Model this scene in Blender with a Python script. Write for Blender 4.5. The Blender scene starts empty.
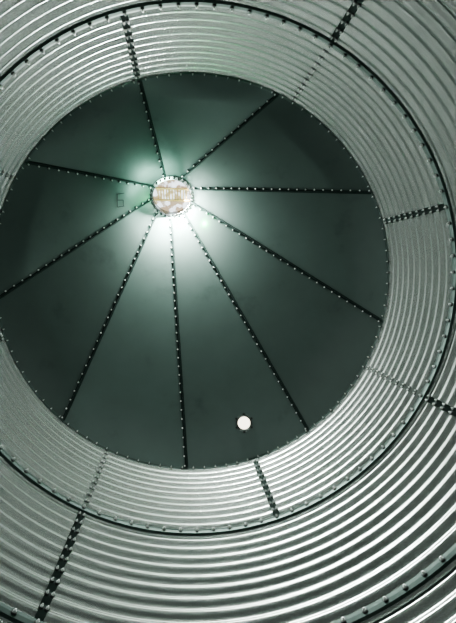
import bpy, math, random
import numpy as np
from mathutils import Matrix, Vector
random.seed(4)
R=1.8; H=1.118; NC=5; ZR=NC*H; NCORR=11; PITCH=H/NCORR; AMP=0.0145
PHI=-1.8573; PSI=-1.8682
# ---------------------------------------------------------------- camera pose
W=np.array([0.0829,-0.1003,0.0]); C=np.array([-0.1786,-0.0575,ZR-4.4533]); F=485.4
t=np.linalg.norm(W);k=W/t
K=np.array([[0,-k[2],k[1]],[k[2],0,-k[0]],[-k[1],k[0],0]])
RC=np.eye(3)+math.sin(t)*K+(1-math.cos(t))*K@K
def ray(u,v):
    return RC.T@np.array([(u-228)/F,(v-311.5)/F,1.0])
def at_z(u,v,z):
    d=ray(u,v); return C+d*((z-C[2])/d[2])
cd=bpy.data.cameras.new("camera"); cam=bpy.data.objects.new("camera",cd)
bpy.context.collection.objects.link(cam); bpy.context.scene.camera=cam
M=Matrix.Identity(4)
for i in range(3):
    M[i][0]=RC[0][i]; M[i][1]=-RC[1][i]; M[i][2]=-RC[2][i]; M[i][3]=C[i]
cam.matrix_world=M
cd.sensor_fit='VERTICAL'; cd.sensor_height=24; cd.lens=24*F/623; cd.clip_start=0.02

# ---------------------------------------------------------------- helpers
def new_mat(name):
    m=bpy.data.materials.new(name); m.use_nodes=True
    return m,m.node_tree,m.node_tree.nodes["Principled BSDF"]
def mottled(name,c1,c2,metal,r1,r2,scale=3.0,bump=0.0,detail=6,lo=.32,hi=.7):
    m,nt,b=new_mat(name)
    tc=nt.nodes.new("ShaderNodeTexCoord"); n=nt.nodes.new("ShaderNodeTexNoise")
    n.inputs["Scale"].default_value=scale; n.inputs["Detail"].default_value=detail; n.inputs["Roughness"].default_value=.62
    nt.links.new(tc.outputs["Object"],n.inputs["Vector"])
    cr=nt.nodes.new("ShaderNodeValToRGB"); cr.color_ramp.elements[0].color=(*c1,1); cr.color_ramp.elements[1].color=(*c2,1)
    cr.color_ramp.elements[0].position=lo; cr.color_ramp.elements[1].position=hi
    nt.links.new(n.outputs["Fac"],cr.inputs["Fac"]); nt.links.new(cr.outputs["Color"],b.inputs["Base Color"])
    if r2>r1:
        mr=nt.nodes.new("ShaderNodeMapRange"); mr.inputs["From Min"].default_value=lo; mr.inputs["From Max"].default_value=hi
        mr.inputs["To Min"].default_value=r1; mr.inputs["To Max"].default_value=r2
        nt.links.new(n.outputs["Fac"],mr.inputs["Value"]); nt.links.new(mr.outputs["Result"],b.inputs["Roughness"])
    else: b.inputs["Roughness"].default_value=r1
    b.inputs["Metallic"].default_value=metal
    return m
galv=mottled("galvanised_corrugated_steel",(.345,.37,.357),(.37,.395,.382),.95,.27,.27,22,0,2,.1,.9)
galv2=mottled("galvanised_seam_steel",(.04,.066,.058),(.07,.102,.092),.5,.4,.5,9)
ribm=mottled("dark_rib_steel",(.016,.034,.029),(.034,.058,.052),.5,.45,.55,12)
boltm=mottled("zinc_bolt",(.5,.55,.53),(.7,.74,.72),.4,.4,.5,30)
washm=mottled("dark_washer",(.015,.022,.02),(.035,.045,.042),.2,.5,.6,20)
tan=mottled("weathered_grating",(.30,.17,.07),(.5,.32,.15),0,.6,.8,25)
conc=mottled("concrete_floor",(.07,.08,.075),(.12,.13,.12),0,.8,.95,4)
chalk=mottled("marker_ink",(.02,.032,.03),(.03,.042,.04),0,.7,.8,10)
# roof panel steel: slight sheet-to-sheet variation plus faint stains
panel,nt,b=new_mat("dull_roof_steel")
b.inputs["Metallic"].default_value=.3; b.inputs["Roughness"].default_value=.40
tc=nt.nodes.new("ShaderNodeTexCoord"); n=nt.nodes.new("ShaderNodeTexNoise"); n.inputs["Scale"].default_value=2.6; n.inputs["Detail"].default_value=7; n.inputs["Roughness"].default_value=.6
nt.links.new(tc.outputs["Object"],n.inputs["Vector"])
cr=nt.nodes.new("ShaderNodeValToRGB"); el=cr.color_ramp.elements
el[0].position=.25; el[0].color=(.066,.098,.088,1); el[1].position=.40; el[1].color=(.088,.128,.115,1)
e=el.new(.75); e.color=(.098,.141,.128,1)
nt.links.new(n.outputs["Fac"],cr.inputs["Fac"])
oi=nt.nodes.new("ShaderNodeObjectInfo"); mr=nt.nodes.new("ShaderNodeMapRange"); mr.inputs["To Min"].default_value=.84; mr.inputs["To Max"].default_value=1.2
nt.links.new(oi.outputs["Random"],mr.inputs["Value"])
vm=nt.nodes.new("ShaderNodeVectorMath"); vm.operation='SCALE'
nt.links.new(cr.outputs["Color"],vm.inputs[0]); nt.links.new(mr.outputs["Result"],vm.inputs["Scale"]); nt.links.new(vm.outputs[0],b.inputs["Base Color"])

def mesh_obj(name,vs,fs,mats,parent=None,smooth=False,mi=None):
    me=bpy.data.meshes.new(name); me.from_pydata([tuple(v) for v in vs],[],fs); me.update()
    for m in (mats if isinstance(mats,(list,tuple)) else [mats]): me.materials.append(m)
    if smooth: me.polygons.foreach_set("use_smooth",[True]*len(me.polygons))
    if mi is not None: me.polygons.foreach_set("material_index",mi)
    me.update()
    o=bpy.data.objects.new(name,me); bpy.context.collection.objects.link(o)
    if parent: o.parent=parent
    return o
def empty(name):
    o=bpy.data.objects.new(name,None); bpy.context.collection.objects.link(o); return o
class Bolts:
    def __init__(s): s.v=[];s.f=[];s.m=[]
    def cyl(s,p,n,r0,r1,h,seg,mat,rot=0):
        n=Vector(n).normalized(); a=n.orthogonal().normalized(); b=n.cross(a); p=Vector(p); i0=len(s.v)
        for rr,hh in((r0,-.004),(r0,h*.8),(r1,h)):
            for j in range(seg):
                an=rot+2*math.pi*j/seg; s.v.append(p+n*hh+(a*math.cos(an)+b*math.sin(an))*rr)
        for L in range(2):
            for j in range(seg):
                s.f.append((i0+L*seg+j,i0+L*seg+(j+1)%seg,i0+(L+1)*seg+(j+1)%seg,i0+(L+1)*seg+j)); s.m.append(mat)
        s.f.append(tuple(i0+2*seg+j for j in range(seg))); s.m.append(mat)
    def bolt(s,p,n,r=.011,h=.011):
        s.cyl(p,n,r*1.6,r*1.5,.004,12,1)
        s.cyl(p,n,r,r*.8,h,6,0,random.random())
        s.cyl(p,n,r*.5,r*.4,h*1.7,8,0)
    def make(s,name,parent): return mesh_obj(name,s.v,s.f,[boltm,washm],parent,False,s.m)

# ---------------------------------------------------------------- wall
wall=empty("wall_corrugated_silo")
def rad(z):   # z measured from floor; R at inner crests
    return R+AMP-AMP*math.cos(2*math.pi*z/PITCH)
NS=288; PER=14
for c in range(NC):
    zs=[c*H+H*i/(NCORR*PER) for i in range(NCORR*PER+1)]
    vs=[];fs=[]
    off=.003*(c%2)
    for z in zs:
        r=rad(z)+off
        for j in range(NS):
            a=2*math.pi*j/NS; vs.append((r*math.cos(a),r*math.sin(a),z))
    for i in range(len(zs)-1):
        for j in range(NS):
            fs.append((i*NS+j,(i+1)*NS+j,(i+1)*NS+(j+1)%NS,i*NS+(j+1)%NS))
    mesh_obj("course_%d"%(c+1),vs,fs,galv,wall,True)
def ring(name,prof,mat,parent,ns=240,smooth=False):
    vs=[];fs=[];n=len(prof)
    for j in range(ns):
        a=2*math.pi*j/ns
        for r,z in prof: vs.append((r*math.cos(a),r*math.sin(a),z))
    for j in range(ns):
        for i in range(n):
            q=(j+1)%ns; fs.append((j*n+i,j*n+(i+1)%n,q*n+(i+1)%n,q*n+i))
    return mesh_obj(name,vs,fs,mat,parent,smooth)
B=Bolts()
for c in range(1,NC):
    z=c*H
    ring("lap_band_%d"%c,[(R+.016,z-.028),(R-.002,z-.025),(R-.006,z),(R-.002,z+.025),(R+.016,z+.028)],galv2,wall)
    for j in range(96):
        a=2*math.pi*(j+.5)/96
        B.bolt((( R-.005)*math.cos(a),(R-.005)*math.sin(a),z),(-math.cos(a),-math.sin(a),0),.0095,.012)
# vertical seams
def seam_strip(name,a0,zl,zh,w):
    n=int((zh-zl)/PITCH*10); vs=[];fs=[]
    da=w/2/R; cols=[(-da,.010),(-da,-.005),(0,-.006),(da,-.005),(da,.010)]
    for i in range(n+1):
        z=zl+(zh-zl)*i/n; r=rad(z)
        for d,o in cols: vs.append(((r+o)*math.cos(a0+d),(r+o)*math.sin(a0+d),z))
    for i in range(n):
        for q in range(4): fs.append((i*5+q,(i+1)*5+q,(i+1)*5+q+1,i*5+q+1))
    mesh_obj(name,vs,fs,galv2,wall,False)
for c in range(NC):
    zl=c*H;zh=zl+H; top=(NC-1-c)
    for q in range(8):
        a0=PSI+q*math.pi/4
        heavy=(q%2==0) if top%2==0 else (q%2==1)
        if heavy: seam_strip("seam_strip_%d_%d"%(c,q),a0,zl+.03,zh-.03,.046)
        for i in range(NCORR):
            zc=zl+(i+.0)*PITCH
            if i==0: continue
            cols=(-.015,.015) if heavy else ((-.011,.011) if top==0 else ())
            for s in cols:
                zz=zc
                r=rad(zz)-(.006 if heavy else .0); a=a0+s/R
                B.bolt((r*math.cos(a),r*math.sin(a),zz),(-math.cos(a),-math.sin(a),0),.0085 if heavy else .007,.012 if heavy else .008)
B.make("wall_bolts",wall)

# ---------------------------------------------------------------- roof
roof=empty("conical_silo_roof")
CZ=.88
A0=Vector(at_z(172,197,ZR+CZ)); TILT=math.radians(-34); RCL=.215
E1=Vector((1,0,0)); E2=Vector((0,math.cos(TILT),-math.sin(TILT))); EN=E1.cross(E2)
rims=[(140,80),(278,96),(372,193),(380,321),(308,430),(187,466),(66,418),(0,300),(28,164)]
ths=[]
for uv in rims:
    p=at_z(uv[0],uv[1],ZR); ths.append(math.atan2(p[1],p[0]))
for i in range(1,9):
    while ths[i]<ths[i-1]: ths[i]+=2*math.pi
ths.append(ths[0]+2*math.pi)
def collar(th,r=RCL,up=0): return A0+(E1*math.cos(th)+E2*math.sin(th))*r+EN*up
def rimp(th,r=R+.01,z=ZR): return Vector((r*math.cos(th),r*math.sin(th),z))
def roofp(th,s):
    while th<ths[0]: th+=2*math.pi
    while th>=ths[9]: th-=2*math.pi
    p=collar(th).lerp(rimp(th),s)
    for q in range(9):
        if ths[q]<=th<=ths[q+1]:
            x=(th-ths[q])/(ths[q+1]-ths[q])
            c=(collar(ths[q]).lerp(rimp(ths[q]),s)).lerp(collar(ths[q+1]).lerp(rimp(ths[q+1]),s),x)
            ss=min(max(s,0),1)
            return p.lerp(c,.55*min(1,(1-ss)*6)*min(1,ss*5))
    return p
def roofn(th,s):
    a=roofp(th+.01,s)-roofp(th-.01,s); b=roofp(th,s+.01)-roofp(th,s-.01)
    n=a.cross(b).normalized()
    return n if n.z<0 else -n
for kx in range(9):
    vs=[];fs=[];na=24;nr=40
    for i in range(na+1):
        th=ths[kx]+(ths[kx+1]-ths[kx])*i/na
        for j in range(nr+1): vs.append(roofp(th,j/nr))
    for i in range(na):
        for j in range(nr):
            a=i*(nr+1)+j; fs.append((a,a+1,a+nr+2,a+nr+1))
    mesh_obj("roof_panel_%d"%(kx+1),vs,fs,panel,roof,True)
B=Bolts()
for kx in range(9):
    th=ths[kx]; vs=[];fs=[];n=40
    for i in range(n+1):
        s=i/n; p=roofp(th,s); nn=roofn(th,s); d=(rimp(th)-collar(th)).normalized(); sd=d.cross(nn).normalized()
        w=.0080+.003*s
        for x,y in((-w*1.4,-.006),(-w*1.4,.003),(-w*.55,.004),(-w*.45,.022),(w*.45,.022),(w*.55,.004),(w*1.4,.003),(w*1.4,-.006)):
            vs.append(p+sd*x+nn*y)
    for i in range(n):
        for q in range(7): fs.append((i*8+q,i*8+q+1,(i+1)*8+q+1,(i+1)*8+q))
    mesh_obj("rib_%d"%(kx+1),vs,fs,ribm,roof)
    L=(rimp(th)-collar(th)).length; nb=int(L/.085)
    for i in range(nb):
        s=(i+.6)/nb; p=roofp(th,s); nn=roofn(th,s); d=(rimp(th)-collar(th)).normalized(); sd=d.cross(nn).normalized()
        if sd.x>0: sd=-sd
        B.cyl(p+nn*.006+sd*.018,nn,.0120,.011,.003,10,1)
        B.cyl(p+nn*.006+sd*.018,nn,.0088,.007,.014,6,0)
# rim angle ring
ring("rim_flange",[(R+.02,ZR-.014),(R-.002,ZR-.012),(R-.004,ZR-.002),(R-.008,ZR+.000),(R-.008,ZR+.006),(R+.02,ZR+.014)],galv2,roof)
for j in range(108):
    a=2*math.pi*(j+.5)/108
    B.bolt(((R-.004)*math.cos(a),(R-.004)*math.sin(a),ZR-.012),(-math.cos(a),-math.sin(a),0),.0065,.012)
B.make("roof_bolts",roof)
# marker writing on the panel
def surf(u,v):
    z=ZR+.4; p=at_z(u,v,z); c=A0
    s=.5; th=math.atan2(p[1]-(c.y*.5),p[0]-(c.x*.5))
    def pr(pt):
        q=RC@(np.array(pt)-C); return np.array([228+F*q[0]/q[2],311.5+F*q[1]/q[2]])
    for itn in range(30):
        f0=pr(roofp(th,s))-np.array([u,v])
        J=np.stack([(pr(roofp(th+1e-4,s))-np.array([u,v])-f0)/1e-4,(pr(roofp(th,s+1e-4))-np.array([u,v])-f0)/1e-4],1)
        st=np.linalg.solve(J,-f0); st=np.clip(st,-.3,.3); th+=st[0]; s+=st[1]
    return th,s
def stroke(pts,w,vs,fs):
    P=[]
    for u,v in pts:
        th,s=surf(u,v); P.append((roofp(th,s)+roofn(th,s)*.006,roofn(th,s)))
    for (a,n1),(b,n2) in zip(P[:-1],P[1:]):
        d=(b-a).normalized(); sd=d.cross(n1).normalized()*w; i0=len(vs)
        vs+= [a-sd,a+sd,b+sd,b-sd]; fs.append((i0,i0+1,i0+2,i0+3))
vs=[];fs=[]
stroke([(124,193),(117,194),(117,207),(124,206)],.004,vs,fs); stroke([(117,200),(123,200),(123,206)],.004,vs,fs)
mesh_obj("marker_writing",vs,fs,chalk,roof)

# ---------------------------------------------------------------- centre hatch
hatch=empty("roof_center_hatch")
def tring(name,prof,mat,ns=72):
    vs=[];fs=[];n=len(prof)
    for j in range(ns):
        th=2*math.pi*j/ns
        for r,u in prof: vs.append(collar(th,r,u))
    for j in range(ns):
        for i in range(n):
            q=(j+1)%ns; fs.append((j*n+i,j*n+(i+1)%n,q*n+(i+1)%n,q*n+i))
    return mesh_obj(name,vs,fs,mat,hatch,False)
tring("collar_ring",[(.238,.0),(.238,-.016),(.203,-.016),(.201,.06),(.208,.06),(.21,0)],galv)
B=Bolts()
for j in range(28):
    th=2*math.pi*(j+.5)/28; B.cyl(collar(th,.222,-.016),-EN,.011,.010,.014,6,1)
B.make("collar_bolts",hatch)
vs=[collar(2*math.pi*j/64,.204,.05) for j in range(64)]
em=bpy.data.materials.new("daylit_cover"); em.use_nodes=True; nt=em.node_tree
b=nt.nodes["Principled BSDF"]; b.inputs["Base Color"].default_value=(.03,.03,.03,1); b.inputs["Roughness"].default_value=.9
b.inputs["Emission Strength"].default_value=1.35
tc=nt.nodes.new("ShaderNodeTexCoord"); n=nt.nodes.new("ShaderNodeTexNoise"); n.inputs["Scale"].default_value=12
nt.links.new(tc.outputs["Object"],n.inputs["Vector"]); cr=nt.nodes.new("ShaderNodeValToRGB")
cr.color_ramp.elements[0].position=.44; cr.color_ramp.elements[0].color=(.34,.25,.17,1); cr.color_ramp.elements[1].position=.56; cr.color_ramp.elements[1].color=(.86,.92,1,1)
nt.links.new(n.outputs["Fac"],cr.inputs["Fac"]); nt.links.new(cr.outputs["Color"],b.inputs["Emission Color"])
mesh_obj("cover_disc",vs,[tuple(range(64))],em,hatch)
vs=[];fs=[]
def bar(x0,y0,x1,y1,w,up):
    a=A0+E1*x0+E2*y0+EN*up; c=A0+E1*x1+E2*y1+EN*up; d=(c-a).normalized(); s=d.cross(EN).normalized()*w; i0=len(vs)
    for p in(a,c):
        vs.extend([p-s-EN*w,p+s-EN*w,p+s+EN*w,p-s+EN*w])
    for q in range(4): fs.append((i0+q,i0+(q+1)%4,i0+4+(q+1)%4,i0+4+q))
    fs.append((i0,i0+1,i0+2,i0+3)); fs.append((i0+4,i0+5,i0+6,i0+7))
for y in(-.085,.05): bar(-math.sqrt(.196**2-y*y),y,math.sqrt(.196**2-y*y),y+.006,.008,.03)
for i in range(11):
    x=-.15+.03*i; bar(x,-.085,x+.004,.05,.0065,.034)
mesh_obj("grating",vs,fs,tan,hatch)

# ---------------------------------------------------------------- small porthole
port=empty("roof_porthole")
th,s=surf(244,423); P=roofp(th,s); N=roofn(th,s); a=N.orthogonal().normalized(); b2=N.cross(a)
def pring(name,prof,mat,ns=40,cap=False):
    vs=[];fs=[];n=len(prof)
    for j in range(ns):
        q=2*math.pi*j/ns
        for r,u in prof: vs.append(P+(a*math.cos(q)+b2*math.sin(q))*r+N*u)
    for j in range(ns):
        for i in range(n):
            q=(j+1)%ns; fs.append((j*n+i,j*n+(i+1)%n,q*n+(i+1)%n,q*n+i))
    return mesh_obj(name,vs,fs,mat,port)
pring("flange",[(.080,.0),(.080,.016),(.060,.022),(.060,.0)],galv)
em2=bpy.data.materials.new("daylit_glass"); em2.use_nodes=True; b=em2.node_tree.nodes["Principled BSDF"]
b.inputs["Emission Color"].default_value=(1,.92,.76,1); b.inputs["Emission Strength"].default_value=1.7
mesh_obj("glass",[P+(a*math.cos(q*math.pi/20)+b2*math.sin(q*math.pi/20))*.062+N*.012 for q in range(40)],[tuple(range(40))],em2,port)
B=Bolts()
for j in range(6):
    q=2*math.pi*j/6+.3; B.cyl(P+(a*math.cos(q)+b2*math.sin(q))*.084+N*.004,N,.012,.011,.014,6,1)
B.make("flange_bolts",port)

# ---------------------------------------------------------------- floor
vs=[(1.86*math.cos(2*math.pi*j/96),1.86*math.sin(2*math.pi*j/96),0) for j in range(96)]
mesh_obj("floor",vs,[tuple(range(96))],conc)

# ---------------------------------------------------------------- lights
def light(name,kind,loc,energy,col,size,dirv=None):
    l=bpy.data.lights.new(name,kind); l.energy=energy; l.color=col
    if kind=='AREA': l.shape='DISK'; l.size=size
    else: l.shadow_soft_size=size
    o=bpy.data.objects.new(name,l); bpy.context.collection.objects.link(o); o.location=loc
    if dirv is not None: o.rotation_euler=Vector(dirv).to_track_quat('-Z','Y').to_euler()
    return o
light("hatch_daylight",'AREA',A0-EN*.03,105,(.99,1,.975),.36,-EN+Vector((.4,.15,0)))
light("hatch_glow",'POINT',A0-EN*.26-E1*.08-E2*.08,5.5,(.66,1,.86),.08)
light("hatch_glow_low",'POINT',A0-EN*.26+E2*.22-E1*.04,1.6,(.95,.93,1),.08)
light("added_green_glow",'POINT',A0-EN*.195+E1*.33+E2*.2,4.5,(.0,1,.22),.03)  # added green lamp mimicking a flare-like streak; the hatch has no green source
light("floor_fill_light",'AREA',(0.0,0.0,.25),22,(.985,1,.98),1.8,(0,0,1))  # added fill lamp, out of view, brightens walls and roof from below
w=bpy.data.worlds.new("world"); bpy.context.scene.world=w; w.use_nodes=True
w.node_tree.nodes["Background"].inputs[0].default_value=(.5,.56,.54,1); w.node_tree.nodes["Background"].inputs[1].default_value=.3
vsx=bpy.context.scene.view_settings; vsx.view_transform='AgX'; vsx.look='AgX - High Contrast'; vsx.exposure=.25
